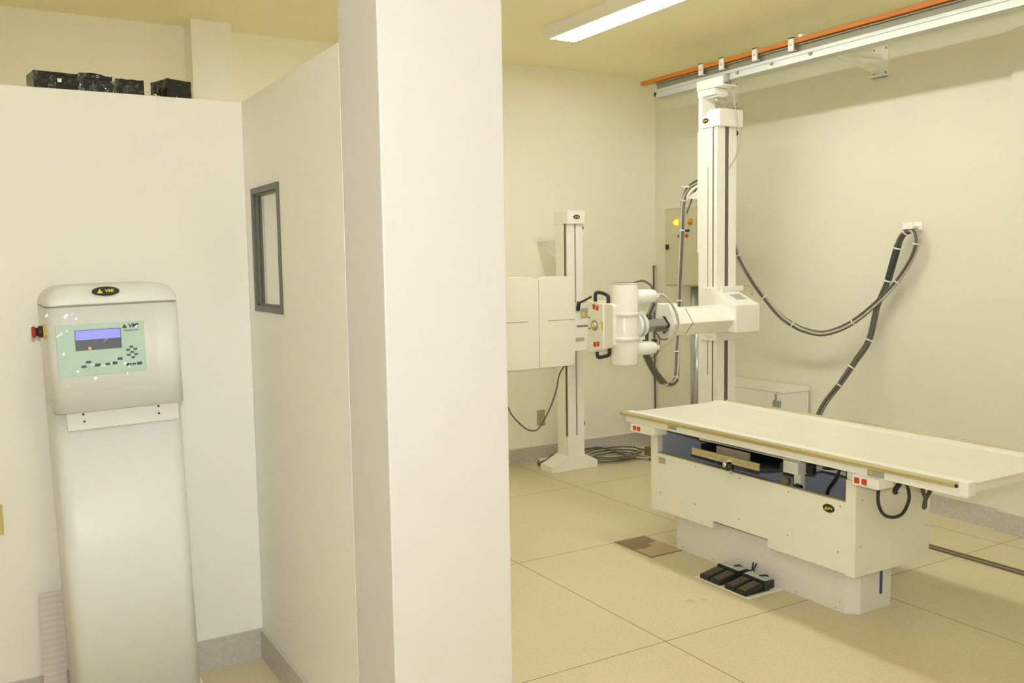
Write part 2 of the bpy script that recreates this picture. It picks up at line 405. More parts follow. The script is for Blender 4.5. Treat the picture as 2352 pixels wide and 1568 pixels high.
# ------------------------------------------------------------------ black wrapped boxes on the booth wall
def wrapbox(x0, x1, dy, h, label, rot=0, slope=0, wrinkle=.004):
    xm = (x0+x1)/2
    T = thing('black_wrapped_box', label, 'box', (xm, 3.66+dy/2, 2.245), 'black wrapped boxes on the booth wall')
    mb = MB().box(x0, x1, 3.665, 3.665+dy, 2.2455, 2.2455+h)
    bm = mb.bm
    bmesh.ops.subdivide_edges(bm, edges=bm.edges[:], cuts=4, use_grid_fill=True)
    rnd = random.Random(int(xm*1000))
    for v in bm.verts:
        tt = (v.co.x-x0)/(x1-x0); zz = (v.co.z-2.2455)/h
        v.co.z += slope*(tt-.5)*zz
        if .05 < zz: v.co += Vector((rnd.uniform(-1, 1), rnd.uniform(-1, 1), rnd.uniform(-1, 1)))*wrinkle*zz
    C = Vector((xm, 3.665+dy/2, 0)); Rm = Matrix.Translation(C) @ Matrix.Rotation(rot, 4, 'Z') @ Matrix.Translation(-C)
    for fc in bm.faces: fc.smooth = False
    b = obj('wrapping', mb, M_blackg, T, xf=Rm)
    fp = MB().tube([(x0+.012, 3.664, 2.2455+h*.85), (xm, 3.661, 2.2455+h*.9), (x1-.012, 3.664, 2.2455+h*.8)], .0016, 6)
    obj('folded_seam', fp, M_black, b, xf=Rm)
    return T, Rm
T, Rm = wrapbox(.222, .366, .13, .058, 'leftmost black wrapped box on the wall top, widest, with a small white tag', rot=.12, wrinkle=.0015)
obj('white_tag', MB().box(.298, .311, 3.6605, 3.662, 2.268, 2.281), M_white, T, xf=Rm)
wrapbox(.378, .488, .12, .06, 'second black wrapped box from the left, glossy creased top edge', slope=-.012)
wrapbox(.499, .596, .12, .053, 'third black wrapped box from the left, flat topped', slope=.0, wrinkle=.0015)
wrapbox(.655, .752, .13, .066, 'rightmost black wrapped box, turned askew beside the back pillar', rot=.30, wrinkle=.0015)
tag(obj('wire_end', MB().tube([(.627, 3.70, 2.248), (.633, 3.665, 2.25), (.636, 3.655, 2.245), (.639, 3.652, 2.232)], .003, 6).tube([(.645, 3.655, 2.246), (.66, 3.650, 2.232), (.69, 3.650, 2.230), (.71, 3.655, 2.246)], .0012, 6), M_tie), 'short white wire end hanging over the wall top by the rightmost black box', 'wire')

# ------------------------------------------------------------------ wall plates
o = thing('socket_plate', 'yellowed plastic socket plate on the booth wall at the left edge', 'socket', (.0, 3.658, .68))
obj('plate', MB().box(-.025, .05, 3.650, 3.658, .665, .775), M_yelp, o, .003); obj('socket_face', MB().box(-.008, .033, 3.648, 3.651, .70, .74), M_beigep, o)
o = thing('socket_plate', 'greenish beige socket plate low on the back wall under the hanging cable', 'socket', (3.905, 6.15, .28))
obj('plate', MB().box(3.868, 3.943, 6.142, 6.15, .283, .413), M_beigep, o, .003); obj('socket_face', MB().box(3.885, 3.926, 6.139, 6.143, .32, .375), M_beigep, o)

# ------------------------------------------------------------------ control console
CX = .427
con = thing('control_console', 'white upright control console with keypad panel standing by the booth wall', 'control console', (CX, 3.4, 0))
def rr(x0, x1, y0, y1, rf_, rb, n=6):
    pts = []
    for cx, cy, rad, a0 in ((x0+rf_, y0+rf_, rf_, PI), (x1-rf_, y0+rf_, rf_, 1.5*PI), (x1-rb, y1-rb, rb, 0), (x0+rb, y1-rb, rb, .5*PI)):
        for k in range(n+1):
            a = a0+(PI/2)*k/n; pts.append((cx+rad*math.cos(a), cy+rad*math.sin(a)))
    return pts
def smooth_side(o):
    for p in o.data.polygons: p.use_smooth = abs(p.normal.z) < .5
    return o
cx0, cx1 = CX-.198, CX+.198
smooth_side(obj('lower_cabinet', MB().prism(rr(cx0, cx1, 3.232, 3.59, .045, .015), 'Z', .035, 1.15), M_bluew, con))
obj('foot_plate', MB().box(cx0, cx1+.045, 3.20, 3.62, 0, .036), M_white, con, .004)
hd = smooth_side(obj('head_cabinet', MB().prism(rr(cx0, cx1, 3.172, 3.59, .042, .015, 8), 'Z', 1.150, 1.486), M_bluew, con))
obj('lid_seam', MB().prism(rr(cx0+.004, cx1-.004, 3.176, 3.586, .040, .012), 'Z', 1.484, 1.491), M_seam, con)
# lid: rounded shoulders, front face leaning back
lid = MB(); prof = []
def arc(cx, cz, rad, a0, a1, n=7): return [(cx+rad*math.cos(a0+(a1-a0)*k/n), cz+rad*math.sin(a0+(a1-a0)*k/n)) for k in range(n+1)]
lz = 1.491
prof = [(cx0-.002, lz)] + [(cx0-.002+.07*(1-math.cos(a)), lz+.062*math.sin(a)) for a in [PI/2*k/8 for k in range(1, 9)]] + [(cx1+.002-.07*(1-math.cos(a)), lz+.062*math.sin(a)) for a in [PI/2*k/8 for k in range(8, 0, -1)]] + [(cx1+.002, lz)]
def lidring(y, k, dz): return [lid.bm.verts.new((CX+(p[0]-CX)*k, y, lz+(p[1]-lz)*dz)) for p in prof]
rings = [lidring(3.172, .90, .0), lidring(3.170, .92, .10), lidring(3.184, .965, .50), lidring(3.200, .99, .92), lidring(3.222, 1, 1), lidring(3.56, 1, 1), lidring(3.592, .985, .6), lidring(3.595, .98, .02)]
for a, b in zip(rings, rings[1:]):
    n = len(a)
    for k in range(n): lid._face([a[k], a[(k+1) % n], b[(k+1) % n], b[k]], True)
lid._face(rings[0]); lid._face(rings[-1][::-1])
bmesh.ops.remove_doubles(lid.bm, verts=lid.bm.verts, dist=1e-5)
ld = obj('lid', lid, M_bluew, con)
tilt = Matrix.Translation(Vector((CX-.022, 3.186, 1.530))) @ Matrix.Rotation(-.50, 4, 'X') @ Matrix.Translation(-Vector((CX-.022, 3.186, 1.530)))
badge(ld, (CX-.022, 3.186, 1.530), '-Y', .041, .0165, xf=tilt)
# recess under the head
rc = obj('recess_panel', MB().box(cx0+.036, cx1-.016, 3.222, 3.232, 1.085, 1.152), M_bluew, con, .002)
for sx, sz in ((cx0+.085, 1.136), (cx0+.087, 1.112), (cx1-.08, 1.136), (cx1-.08, 1.112)): screw(rc, (sx, 3.222, sz), '-Y', .0035, M_black)
# keypad
YP = 3.1715
kp = obj('keypad_panel', MB().box(.250, .510, YP-.002, YP+.002, 1.266, 1.43), M_mint, con, .0015, label='mint green keypad panel')
sc_ = obj('display_screen', MB().box(.303, .439, YP-.004, YP-.001, 1.347, 1.412), M_screen, kp)
obj('lit_display', MB().box(.305, .437, YP-.0048, YP-.0035, 1.381, 1.410), M_lcd, kp, label='lit blue violet display band')
obj('indicator_light', MB().lathe((.344, YP-.0035, 1.353), (0, -1, 0), ((0, .0042), (.002, .0035)), 14), M_led, kp, label='red glowing indicator')
obj('keypad_triangle', tri((.451, YP-.0022, 1.4165), '-Y', .0075), M_black, kp)
text('keypad_lettering', 'VMI', .019, (.478, YP-.0025, 1.4165), '-Y', M_black, kp, italic=.1, bold=.0005)
text('keypad_lettering', 'Compacto Plus', .0075, (.470, YP-.0025, 1.4025), '-Y', M_black, kp)
def P2(px, py):  # zoom picture position on the panel face
    x = .250+(px-420)/(1255-420)*.26; z = 1.43-((py-(510-(px-420)*.035))/505)*.164*1.0
    return x, z
for px, py, ww, hh, m in ((655, 915, .0075, .005, M_btn), (700, 872, .0075, .005, M_btn), (783, 905, .0085, .006, M_btn), (878, 900, .007, .005, M_btn), (948, 893, .0075, .006, M_btn),
                          (1000, 853, .0075, .0055, M_btn), (1118, 738, .0055, .004, M_btn), (1083, 768, .0055, .004, M_btn), (1155, 763, .0055, .004, M_btn), (1122, 792, .0055, .004, M_btn),
                          (1087, 820, .0055, .004, M_btn), (1158, 815, .0055, .004, M_btn), (1128, 846, .0055, .004, M_btn), (1080, 915, .0075, .006, M_btn), (1132, 912, .0065, .004, M_btn), (1187, 908, .0075, .006, M_btn),
                          (1195, 763, .007, .0035, M_btnw), (835, 915, .009, .004, M_btnw), (925, 893, .005, .005, M_btnw), (735, 900, .007, .004, M_btnw), (1125, 820, .003, .004, M_btnw)):
    x, z = P2(px, py)
    obj('key', MB().box(x-ww, x+ww, YP-.0036, YP-.0018, z-hh*.75, z+hh*.75), m, kp, .001)
# loose crinkled clear film taped over the keypad
fm = MB(); nx, nz = 44, 32; rnd = random.Random(3); V = []
for j in range(nz+1):
    row = []
    for i in range(nx+1):
        uu, vv = i/nx, j/nz
        x = .222+.325*uu+.004*math.sin(vv*9+uu); z = 1.215+.255*vv+.004*math.sin(uu*11)
        edge = min(uu, 1-uu, vv*1.2, 1-vv)*8; edge = min(1, edge)
        crk = (1.25-vv)*(.4+.8*max(0, math.sin(uu*17+vv*9)))+(.5 if uu < .2 else 0)
        y = YP-.006-edge*(.0022+.0009*rnd.uniform(-1, 1)*crk)-.0012*math.sin(uu*23+vv*8)
        row.append(fm.bm.verts.new((x, y, z)))
    V.append(row)
for j in range(nz):
    for i in range(nx): fm._face([V[j][i], V[j][i+1], V[j+1][i+1]]); fm._face([V[j][i], V[j+1][i+1], V[j+1][i]])
film = obj('plastic_film', fm, M_film, con, label='crinkled clear plastic film over the keypad')
if sum(p.normal.y for p in film.data.polygons) > 0: film.data.flip_normals()
# emergency stop on the left side
es = obj('emergency_stop', MB().lathe((cx0, 3.30, 1.408), (-1, 0, 0), ((0, .023), (.006, .023), (.0065, .0225)), 8), M_yel, con, label='yellow collar of the emergency stop')
obj('stop_collar', MB().lathe((cx0-.006, 3.30, 1.408), (-1, 0, 0), ((0, .019), (.012, .019), (.016, .014), (.022, .013)), 24), M_black, es)
obj('stop_button', MB().lathe((cx0-.026, 3.30, 1.408), (-1, 0, 0), ((0, .013), (.003, .019), (.010, .019), (.013, .016)), 24), M_estop, es, label='red mushroom button')
con.rotation_euler = (0, -.0225, 0)
# printed sheet standing behind console
pp = MB().box(.143, .218, 3.585, 3.589, .002, .445)
o = tag(obj('printed_sheet', pp, M_paper, xf=Matrix.Translation(Vector((.16, 3.587, 0))) @ Matrix.Rotation(-.03, 4, 'X') @ Matrix.Rotation(-.0, 4, 'Y') @ Matrix.Translation(-Vector((.16, 3.587, 0)))), 'printed paper sheet leaning on the booth wall at the left of the console', 'paper')

# ------------------------------------------------------------------ chest stand on the back wall
st = thing('wall_stand', 'white floor column stand with chest imaging plate before the back wall', 'x-ray stand', (3.94, 5.76, 0))
bs = obj('base', MB().prism([(3.712, 0), (4.137, 0), (4.137, .055), (4.085, .085), (4.02, .115), (3.862, .115), (3.735, .055), (3.712, .05)], 'Y', 5.69, 5.86), M_white, st, .004)
obj('back_foot', MB().box(3.80, 4.05, 5.86, 6.02, 0, .05), M_white, bs, .003)
cm = MB(); yb, yf = 5.84, 5.70
cm.box(3.864, 4.02, 5.722, yb, 0, 1.888)
cm.box(3.866, 4.018, yf, 5.722, .0, .27); cm.box(3.872, 3.942, yf, 5.722, .27, 1.888); cm.box(3.957, 4.018, yf, 5.722, .27, 1.888)
obj('column', cm, M_white, st)
obj('column_slot', MB().box(3.942, 3.957, 5.716, 5.7215, .27, 1.888), M_slot, st, label='dark slot down the column face')
obj('column_slot', MB().box(3.862, 3.872, 5.712, 5.7215, .27, 1.888), M_slot, st, label='dark slot at the left edge of the column face')
cp = obj('column_cap', MB().box(3.862, 4.028, 5.675, 5.86, 1.886, 1.985), M_white, st, .004)
badge(cp, (3.945, 5.675, 1.938), '-Y', .029, .015)
for z in (1.86, .35): obj('pulley_knob', MB().lathe((4.018, 5.75, z), (1, 0, 0), ((0, .008), (.012, .008), (.013, .02), (.03, .02), (.034, .012)), 16), M_black, st)
obj('pull_cord', MB().cyl((4.027, 5.747, .35), (4.027, 5.747, 1.86), .0028, 8), M_slot, st)
obj('wall_arm', MB().box(3.885, 3.905, 5.84, 6.148, 1.765, 1.795).box(3.86, 3.98, 6.135, 6.15, 1.755, 1.805), M_white, st, .002)
obj('wall_brace', MB().cyl((3.90, 6.12, 1.75), (3.93, 5.85, 1.6), .006, 8), M_white, st)
cr = obj('carriage', MB().box(3.79, 3.952, 5.50, 5.70, 1.135, 1.29).box(3.80, 3.952, 5.50, 5.69, .945, 1.118), M_white, st, .004)
obj('carriage_bridge', MB().box(3.76, 3.95, 5.515, 5.66, 1.10, 1.15), M_grey, cr)
obj('mounting_arm', MB().box(3.60, 3.82, 5.502, 5.56, 1.05, 1.25), M_white, cr)
warn(cr, (3.895, 5.499, 1.222), '-Y', .085, .075); warn(cr, (3.845, 5.499, 1.03), '-Y', .075, .026)
lv = obj('locking_lever', MB().tube([(3.822, 5.48, 1.284), (3.822, 5.47, 1.30), (3.86, 5.46, 1.318), (3.915, 5.45, 1.345)], .008, 10), M_black, st)
obj('lever_hub', MB().cyl((3.822, 5.49, 1.245), (3.822, 5.475, 1.31), .014, 12), M_black, lv)
# imaging plate with two doors, dipped top in the middle
zb, zt, xm = .855, 1.50, 3.427
def half(s0, s1, inner):
    sg = 1 if s1 > s0 else -1
    pts = [(s0, zb), (s1-sg*.03, zb), (s1-sg*.009, zb+.009), (s1, zb+.03), (s1, zt-.03), (s1-sg*.009, zt-.009), (s1-sg*.03, zt), (s0+sg*.085, zt), (s0+sg*.04, zt-.012), (s0, zt-.016)]
    return MB().prism(pts, 'Y', 5.40, 5.50)
pr = obj('plate_housing', half(xm+.002, 3.735, 0), M_cream, st, .003); obj('door_groove', MB().box(3.50, 3.732, 5.3985, 5.4005, 1.186, 1.191), M_seam, pr)
pl_ = obj('plate_housing', half(xm-.002, 3.12, 0), M_cream, st, .003); obj('door_groove', MB().box(3.123, 3.336, 5.3985, 5.4005, 1.186, 1.191), M_seam, pl_)
obj('middle_seam', MB().box(xm-.002, xm+.002, 5.404, 5.495, zb+.002, zt-.02), M_seam, st)
obj('hanging_cord', MB().tube([(3.72, 5.5, .86), (3.711, 5.58, .769), (3.697, 5.6, .655), (3.633, 5.6, .514), (3.547, 5.6, .393), (3.49, 5.6, .37), (3.416, 5.6, .4), (3.324, 5.6, .487), (3.282, 5.6, .555), (3.21, 5.58, .70), (3.18, 5.5, .85)], .005, 8), M_cabd, st)

# ------------------------------------------------------------------ wall electrical panel + pipe
ep = thing('electrical_panel', 'grey green electrical cabinet with orange lamps on right wall', 'electrical cabinet', (5.10, 5.56, 1.39))
bx = obj('cabinet', MB().box(4.905, 5.10, 5.20, 5.785, 1.393, 2.02), M_panelg, ep, .004)
obj('cabinet_door', MB().box(4.893, 4.905, 5.21, 5.775, 1.403, 2.01), M_panelg, ep, .003)
for y, z, m, l in ((5.632, 1.903, M_orlit, 'glowing orange pilot lamp'), (5.468, 1.902, M_oroff, 'unlit orange pilot lamp')):
    obj('pilot_lamp', MB().lathe((4.893, y, z), (-1, 0, 0), ((0, .024), (.006, .024), (.008, .019), (.022, .016), (.027, .008)), 20), m, ep, label=l)
obj('meter', MB().box(4.884, 4.893, 5.485, 5.525, 1.824, 1.842), M_black, ep)
obj('push_button', MB().lathe((4.893, 5.512, 1.793), (-1, 0, 0), ((0, .015), (.012, .013)), 16), M_red, ep, label='red push button')
obj('push_button', MB().lathe((4.893, 5.60, 1.793), (-1, 0, 0), ((0, .015), (.012, .013)), 16), mat('green_plastic', (.05, .25, .12), .4), ep, label='green push button')
obj('door_latch', MB().box(4.872, 4.893, 5.728, 5.75, 1.69, 1.73), M_black, ep, .003)
tag(obj('steel_pipe', MB().cyl((4.98, 5.488, 0), (4.98, 5.488, 1.392), .054, 28), M_pipe), 'thick galvanised pipe running from the electrical cabinet to the floor', 'pipe')
gr_ = thing('ground_wire', 'thin brown earth wire clipped up the back corner of the room', 'wire', (5.085, 6.14, .12))
obj('wire', MB().tube([(5.075, 6.14, 1.555), (5.08, 6.142, 1.2), (5.082, 6.14, .7), (5.083, 6.13, .13)], .007, 8), M_slot, gr_)
obj('wire_clip', MB().box(5.068, 5.098, 6.138, 6.15, 1.54, 1.56).box(5.068, 5.098, 6.138, 6.15, 1.28, 1.295), M_beigep, gr_)

# ------------------------------------------------------------------ overhead rail
RX0, RX1 = 4.40, 4.50
rl = thing('overhead_rail', 'long aluminium ceiling rail with orange conductor on wall brackets', 'rail', (4.45, 3.3, 2.79))
obj('lower_beam', MB().prism([(RX0, 2.790), (RX0+.08, 2.790), (RX0+.08, 2.852), (RX0+.004, 2.852), (RX0+.004, 2.832), (RX0+.009, 2.830), (RX0+.009, 2.812), (RX0, 2.810)], 'Y', 1.2, 5.30), M_alu, rl)
obj('upper_channel', MB().prism([(RX0+.025, 2.852), (RX0+.075, 2.852), (RX0+.075, 2.900), (RX0+.012, 2.900), (RX0+.012, 2.893), (RX0+.025, 2.893)], 'Y', 1.2, 5.31), M_alud, rl)
obj('orange_conductor', MB().box(RX0-.008, RX0+.03, 1.2, 5.46, 2.905, 2.934), M_orange, rl, .003)
obj('conductor_tip', MB().box(RX0-.004, RX0+.02, 5.44, 5.452, 2.934, 2.945), M_tie, rl)
for y in (4.80, 4.60, 4.30, 4.00):
    cl = obj('rail_clip', MB().box(RX0-.02, RX0-.008, y-.02, y+.02, 2.865, 2.942).box(RX0-.02, RX0+.02, y-.02, y+.02, 2.934, 2.942).box(RX0-.02, RX0+.02, y-.018, y+.018, 2.862, 2.868), M_tie, rl, .001)
    obj('clip_screw', MB().lathe((RX0-.02, y, 2.898), (-1, 0, 0), ((0, .006), (.003, .005)), 10), M_seam, cl)
for y in (4.475, 4.18, 3.87): obj('rail_bolt', MB().lathe((RX0+.004, y, 2.822), (-1, 0, 0), ((0, .012), (.004, .012), (.01, .007)), 6), M_seam, rl)
obj('junction_clip', MB().box(RX0, RX0+.05, 3.93, 3.96, 2.934, 2.952), M_white, rl)
obj('rail_end_stop', MB().lathe((RX0+.03, 5.30, 2.82), (-.4, 1, 0), ((-.01, .018), (.03, .018), (.034, .01)), 16), M_black, rl)
for k, y in enumerate((3.90, 5.22, 1.9)):
    br = MB()
    br.box(RX0+.06, 5.098, y-.02, y+.02, 2.862, 2.888)
    if k != 3:
        br.prism([(4.47, 2.80), (4.52, 2.80), (5.09, 2.765+.01), (5.09, 2.75)], 'Y', y-.006, y+.012) if False else br.prism([(4.62, 2.864), (4.67, 2.864), (5.09, 2.79), (5.09, 2.76)], 'Y', y-.012, y+.012)
    b = obj('wall_bracket', br, M_white, rl)
    obj('bracket_plate', MB().box(5.085, 5.10, y-.06, y+.06, 2.75, 2.94).box(5.03, 5.10, y-.058, y+.058, 2.75, 2.757), M_white, b)
    for dy in (-.045, .045):
        for z in (2.775, 2.925): obj('bracket_bolt', MB().lathe((5.085, y+dy, z), (-1, 0, 0), ((0, .008), (.006, .006)), 6), M_grey, b)

# floor rail
fr_ = thing('floor_rail', 'dark metal floor track for the tube column, running behind the table', 'rail', (4.47, 3.4, 0))
obj('track', MB().box(4.445, 4.495, 1.0, 5.1, 0, .006), M_slot, fr_); obj('track_lip', MB().box(4.448, 4.458, 1.0, 5.1, .006, .012).box(4.482, 4.492, 1.0, 5.1, .006, .012), mat('worn_steel', (.34, .29, .19), .4, .5), fr_)

# ------------------------------------------------------------------ tube column
tw = thing('tube_column', 'tall white x-ray column between ceiling rail and floor track, with tube arm', 'x-ray column', (4.47, 4.72, .012))
TX0, TX1, TY0, TY1 = 4.38, 4.556, 4.632, 4.815
col = MB(); z0, z1 = .11, 2.5; q = .012
col.box(TX0+q, TX1-q, TY0+q, TY1, z0, z1)
col.box(TX0, TX0+q, TY0, 4.664, z0, z1); col.box(TX0, TX0+q, 4.680, TY1, z0, z1)      # -X skin with a slot between
col.box(TX0+q, 4.452, TY0, TY0+q, z0, z1)
col.box(4.488, TX1, TY0, TY0+q, z0, z1)
obj('column', col, M_white, tw)
obj('column_slot', MB().box(TX0+.006, TX0+q+.001, 4.664, 4.680, z0, z1), M_slot, tw, label='dark slot on the left face')
obj('column_slot', MB().box(4.452, 4.488, TY0+.004, TY0+q+.001, z0, z1), M_slot, tw, label='dark slot on the near face')
obj('column_groove', MB().box(TX0-.001, TX0+.001, 4.716, 4.724, .8, 2.23), M_seam, tw)
obj('side_cover', MB().box(TX0+.01, TX1-.02, 4.815, 4.838, 1.65, 2.48), M_white, tw, .002)
cb = MB(); cb.prism([(4.60, 2.497), (4.775, 2.497), (4.775, 2.565), (4.70, 2.615), (4.60, 2.612)], 'X', TX0-.008, TX1+.03)
cpo = obj('column_cap', cb, M_white, tw, .003)
badge(cpo, (TX0-.008, 4.735, 2.545), '-X', .027, .015)
obj('column_neck', MB().box(TX0, 4.498, 4.777, 4.818, 2.497, 2.735), M_white, tw, .002)
obj('top_bracket', MB().box(TX0-.004, 4.50, 4.655, 4.822, 2.712, 2.755).box(TX0+.02, 4.48, 4.655, 4.775, 2.70, 2.712), M_white, tw, .003)
obj('top_roller', MB().cyl((4.44, 4.70, 2.695), (4.44, 4.70, 2.67), .02, 16).cyl((4.44, 4.70, 2.71), (4.44, 4.70, 2.69), .012, 12), M_chrome, tw)
tr = obj('rail_trolley', MB().box(TX0-.006, TX0+.012, 4.575, 4.83, 2.765, 2.822).box(TX0-.006, 4.50, 4.575, 4.83, 2.757, 2.770), M_white, tw, .002)
obj('trolley_roller', MB().box(TX0, TX0+.02, 4.545, 4.575, 2.775, 2.83), M_grey, tr); obj('trolley_label', MB().box(TX0-.0075, TX0-.006, 4.70, 4.74, 2.775, 2.81), M_cream, tr)
obj('side_knob', MB().lathe((TX1, 4.66, 2.465), (1, 0, 0), ((0, .008), (.012, .008), (.013, .018), (.03, .018), (.033, .01)), 16), M_black, tw)
obj('column_base', MB().box(TX0-.06, TX1+.06, 4.55, 4.90, .012, .11), M_white, tw, .01)
obj('top_cord', MB().tube([(4.44, 4.60, 2.80), (4.464, 4.58, 2.758), (4.481, 4.58, 2.67), (4.50, 4.575, 2.567), (4.513, 4.56, 2.407), (4.503, 4.575, 2.305), (4.48, 4.63, 2.215)], .0045, 8), M_cabl, tw)
obj('side_cord', MB().tube([(4.40, 4.83, 2.22), (4.421, 4.84, 2.167), (4.439, 4.9, 2.112), (4.455, 4.97, 2.025), (4.435, 5.0, 1.934)], .005, 8), M_cabd, tw)
# cable cradle at the back
crd = MB(); pts = []
for k in range(9):
    a = PI*.5*k/8; pts.append((4.81+.19*math.sin(a), 2.135-.10*(1-math.cos(a))))
crd.prism(pts+[(p[0]-.012, p[1]-.014) for p in pts[::-1]], 'X', 4.43, 4.50)
crd.prism([(4.81, 2.13), (4.99, 2.04), (4.83, 2.02)], 'X', 4.435, 4.445)
crd.box(4.42, 4.51, 4.995, 5.04, 2.118, 2.13)
obj('cable_cradle', crd, M_white, tw)
# carriage
ca = MB()
ca.box(TX0-.014, TX1-.04, 4.617, 4.785, 1.045, 1.415)
crg = obj('carriage', ca, M_white, tw, .003)
obj('carriage_flange', MB().box(4.40, TX1+.045, 4.600, 4.640, 1.382, 1.418).box(4.40, TX1+.045, 4.600, 4.640, 1.055, 1.10), M_white, tw, .003)
for y, z in ((4.72, 1.395), (4.68, 1.395), (4.72, 1.075), (4.70, 1.065), (4.67, 1.07)): screw(crg, (TX0-.014, y, z), '-X', .004)
hb = MB(); v = hb
hb.prism([(4.62, 1.12), (4.62, 1.388), (4.41, 1.297), (4.41, 1.115)], 'X', 4.345, 4.56)
hbx = obj('control_head', hb, M_white, tw, .004)
hl = MB().box(4.43, 4.52, 4.49, 4.565, 0, .002)
obj('head_label', hl, M_plate, hbx, xf=Matrix.Translation((0, 4.515, 1.3435)) @ Matrix.Rotation(math.atan2(.091, .21), 4, 'X') @ Matrix.Translation((0, -4.515, 0)))
obj('head_cord', MB().tube([(4.60, 4.62, 1.40), (4.615, 4.60, 1.425), (4.63, 4.56, 1.41), (4.60, 4.52, 1.36)], .006, 8), M_beigep, hbx)
# arm: five-sided section, ridge towards the room
def armsec(k=1.0, yc=4.51, zc=1.21):
    P_ = [(4.425, 1.198), (4.50, 1.290), (4.60, 1.295), (4.60, 1.12), (4.50, 1.115)]
    return [(yc+(a-yc)*k, zc+(b-zc)*k) for a, b in P_]
obj('arm', MB().prism(armsec(), 'X', 3.985, 4.36), M_white, tw, .006)
obj('arm_joint', MB().prism(armsec(.97), 'X', 3.978, 3.988), M_seam, tw)
obj('arm_collar', MB().prism(armsec(1.0), 'X', 3.86, 3.98), M_white, tw, .006)
hdp = MB().prism([(4.405, 1.198), (4.47, 1.325), (4.585, 1.325), (4.60, 1.22), (4.585, 1.115), (4.47, 1.112)], 'X', 3.815, 3.885)
ah = obj('arm_head', hdp, M_white, tw, .006)
obj('chevron_seal', MB().prism([(4.452, 1.190), (4.505, 1.245), (4.52, 1.245), (4.472, 1.190), (4.52, 1.135), (4.505, 1.135)], 'X', 3.806, 3.816), M_black, ah)
bar = obj('extension_bar', MB().prism([(4.462, 1.190), (4.50, 1.228), (4.56, 1.228), (4.56, 1.150), (4.50, 1.150)], 'X', 3.62, 3.816), M_grey, tw, .002)
obj('bar_rack', MB().box(3.72, 3.81, 4.466, 4.49, 1.152, 1.168), M_slot, bar)
# x-ray tube housing (upright)
tc_ = (3.497, 4.52)
th = obj('tube_housing', MB().lathe((tc_[0], tc_[1], .953), (0, 0, 1), ((0, .080), (.004, .086), (.012, .088), (.50, .088), (.506, .084), (.508, .078), (.512, .074)), 40), M_tube, tw, label='glossy white cylindrical x-ray tube housing')
for z in (1.272, 1.118): obj('clamp_ring', MB().lathe((tc_[0], tc_[1], z-.014), (0, 0, 1), ((0, .088), (0, .0935), (.028, .0935), (.028, .088)), 40).box(3.55, 3.64, 4.49, 4.55, z-.013, z+.013), M_tube, th)
obj('top_lip', MB().lathe((tc_[0], tc_[1], 1.457), (0, 0, 1), ((0, .0885), (.006, .0895), (.008, .088)), 40), M_tube, th)
td = obj('trunnion', MB().lathe((3.575, 4.52, 1.195), (1, 0, 0), ((0, .075), (.055, .075), (.07, .068), (.076, .05)), 32), M_tube, tw)
obj('trunnion_ring', MB().lathe((3.595, 4.52, 1.195), (1, 0, 0), ((0, .077), (.018, .077)), 32), mat('blue_grey_plate', (.42, .50, .58), .4), td)
for z in (1.378, 1.052):
    hn = obj('cable_horn', MB().lathe((3.55, 4.50, z), (1, -.12, 0), ((0, .044), (.13, .044), (.155, .040), (.168, .028), (.17, .012)), 28), M_tube, tw)
    obj('cable_gland', MB().lathe((3.714, 4.48, z), (1, -.12, 0), ((0, .016), (.02, .018), (.03, .011)), 14), M_tube, hn)
obj('tube_cable', MB().tube([(3.735, 4.475, 1.379), (3.757, 4.46, 1.385), (3.79, 4.43, 1.345), (3.83, 4.41, 1.26), (3.84, 4.41, 1.182), (3.80, 4.42, 1.107), (3.76, 4.45, 1.065), (3.735, 4.475, 1.052)], .0085, 10), M_cabl, tw)
obj('tube_cable', MB().tube([(3.60, 4.58, 1.45), (3.635, 4.56, 1.47), (3.677, 4.55, 1.473), (3.712, 4.52, 1.445), (3.725, 4.50, 1.39), (3.72, 4.52, 1.35)], .007, 10), M_cabd, tw)
obj('tube_cable', MB().tube([(3.70, 4.52, 1.17), (3.74, 4.50, 1.14), (3.765, 4.50, 1.10), (3.76, 4.50, 1.06), (3.735, 4.49, 1.01), (3.70, 4.52, .97)], .004, 8).tube([(3.76, 4.50, 1.11), (3.80, 4.50, 1.095), (3.84, 4.51, 1.10)], .004, 8), M_cabd, tw)
obj('locking_knob', MB().lathe((3.69, 4.49, 1.10), (.6, -.6, -.3), ((0, .006), (.02, .006), (.022, .014), (.036, .014)), 12), M_black, tw)
# collimator, aimed at the wall stand; its panel faces the room
CX_ = Matrix.Translation((-.032, -.122, .011))
cl_ = obj('collimator', MB().prism([(4.61, 1.075), (4.61, 1.315), (4.625, 1.328), (4.855, 1.338), (4.868, 1.320), (4.868, 1.02), (4.855, 1.008), (4.72, 1.03), (4.625, 1.062)], 'X', 3.42, 3.60), M_white, tw, .006, xf=CX_)
obj('collimator_neck', MB().box(3.44, 3.57, 4.50, 4.60, 1.12, 1.29), M_white, cl_)
cf = obj('control_face', MB().prism([(4.70, 1.045), (4.70, 1.322), (4.862, 1.345), (4.862, 1.008)], 'X', 3.408, 3.42), M_white, tw, .002, label='white collimator control face', xf=CX_)
obj('dial_rim', MB().lathe((3.408, 4.785, 1.190), (-1, 0, 0), ((0, .034), (.006, .034), (.008, .030)), 28), M_beigep, cf, xf=CX_)
obj('dial', MB().lathe((3.402, 4.775, 1.190), (-1, -.15, 0), ((0, .020), (.012, .018), (.016, .012), (.018, .004)), 24), M_chrome, cf, label='chrome dial', xf=CX_)
for y, z in ((4.79, 1.306), (4.755, 1.299), (4.785, 1.068), (4.75, 1.073)): obj('red_switch', MB().box(3.401, 3.408, y-.0095, y+.0095, z-.015, z+.015), M_red, cf, .001, xf=CX_)
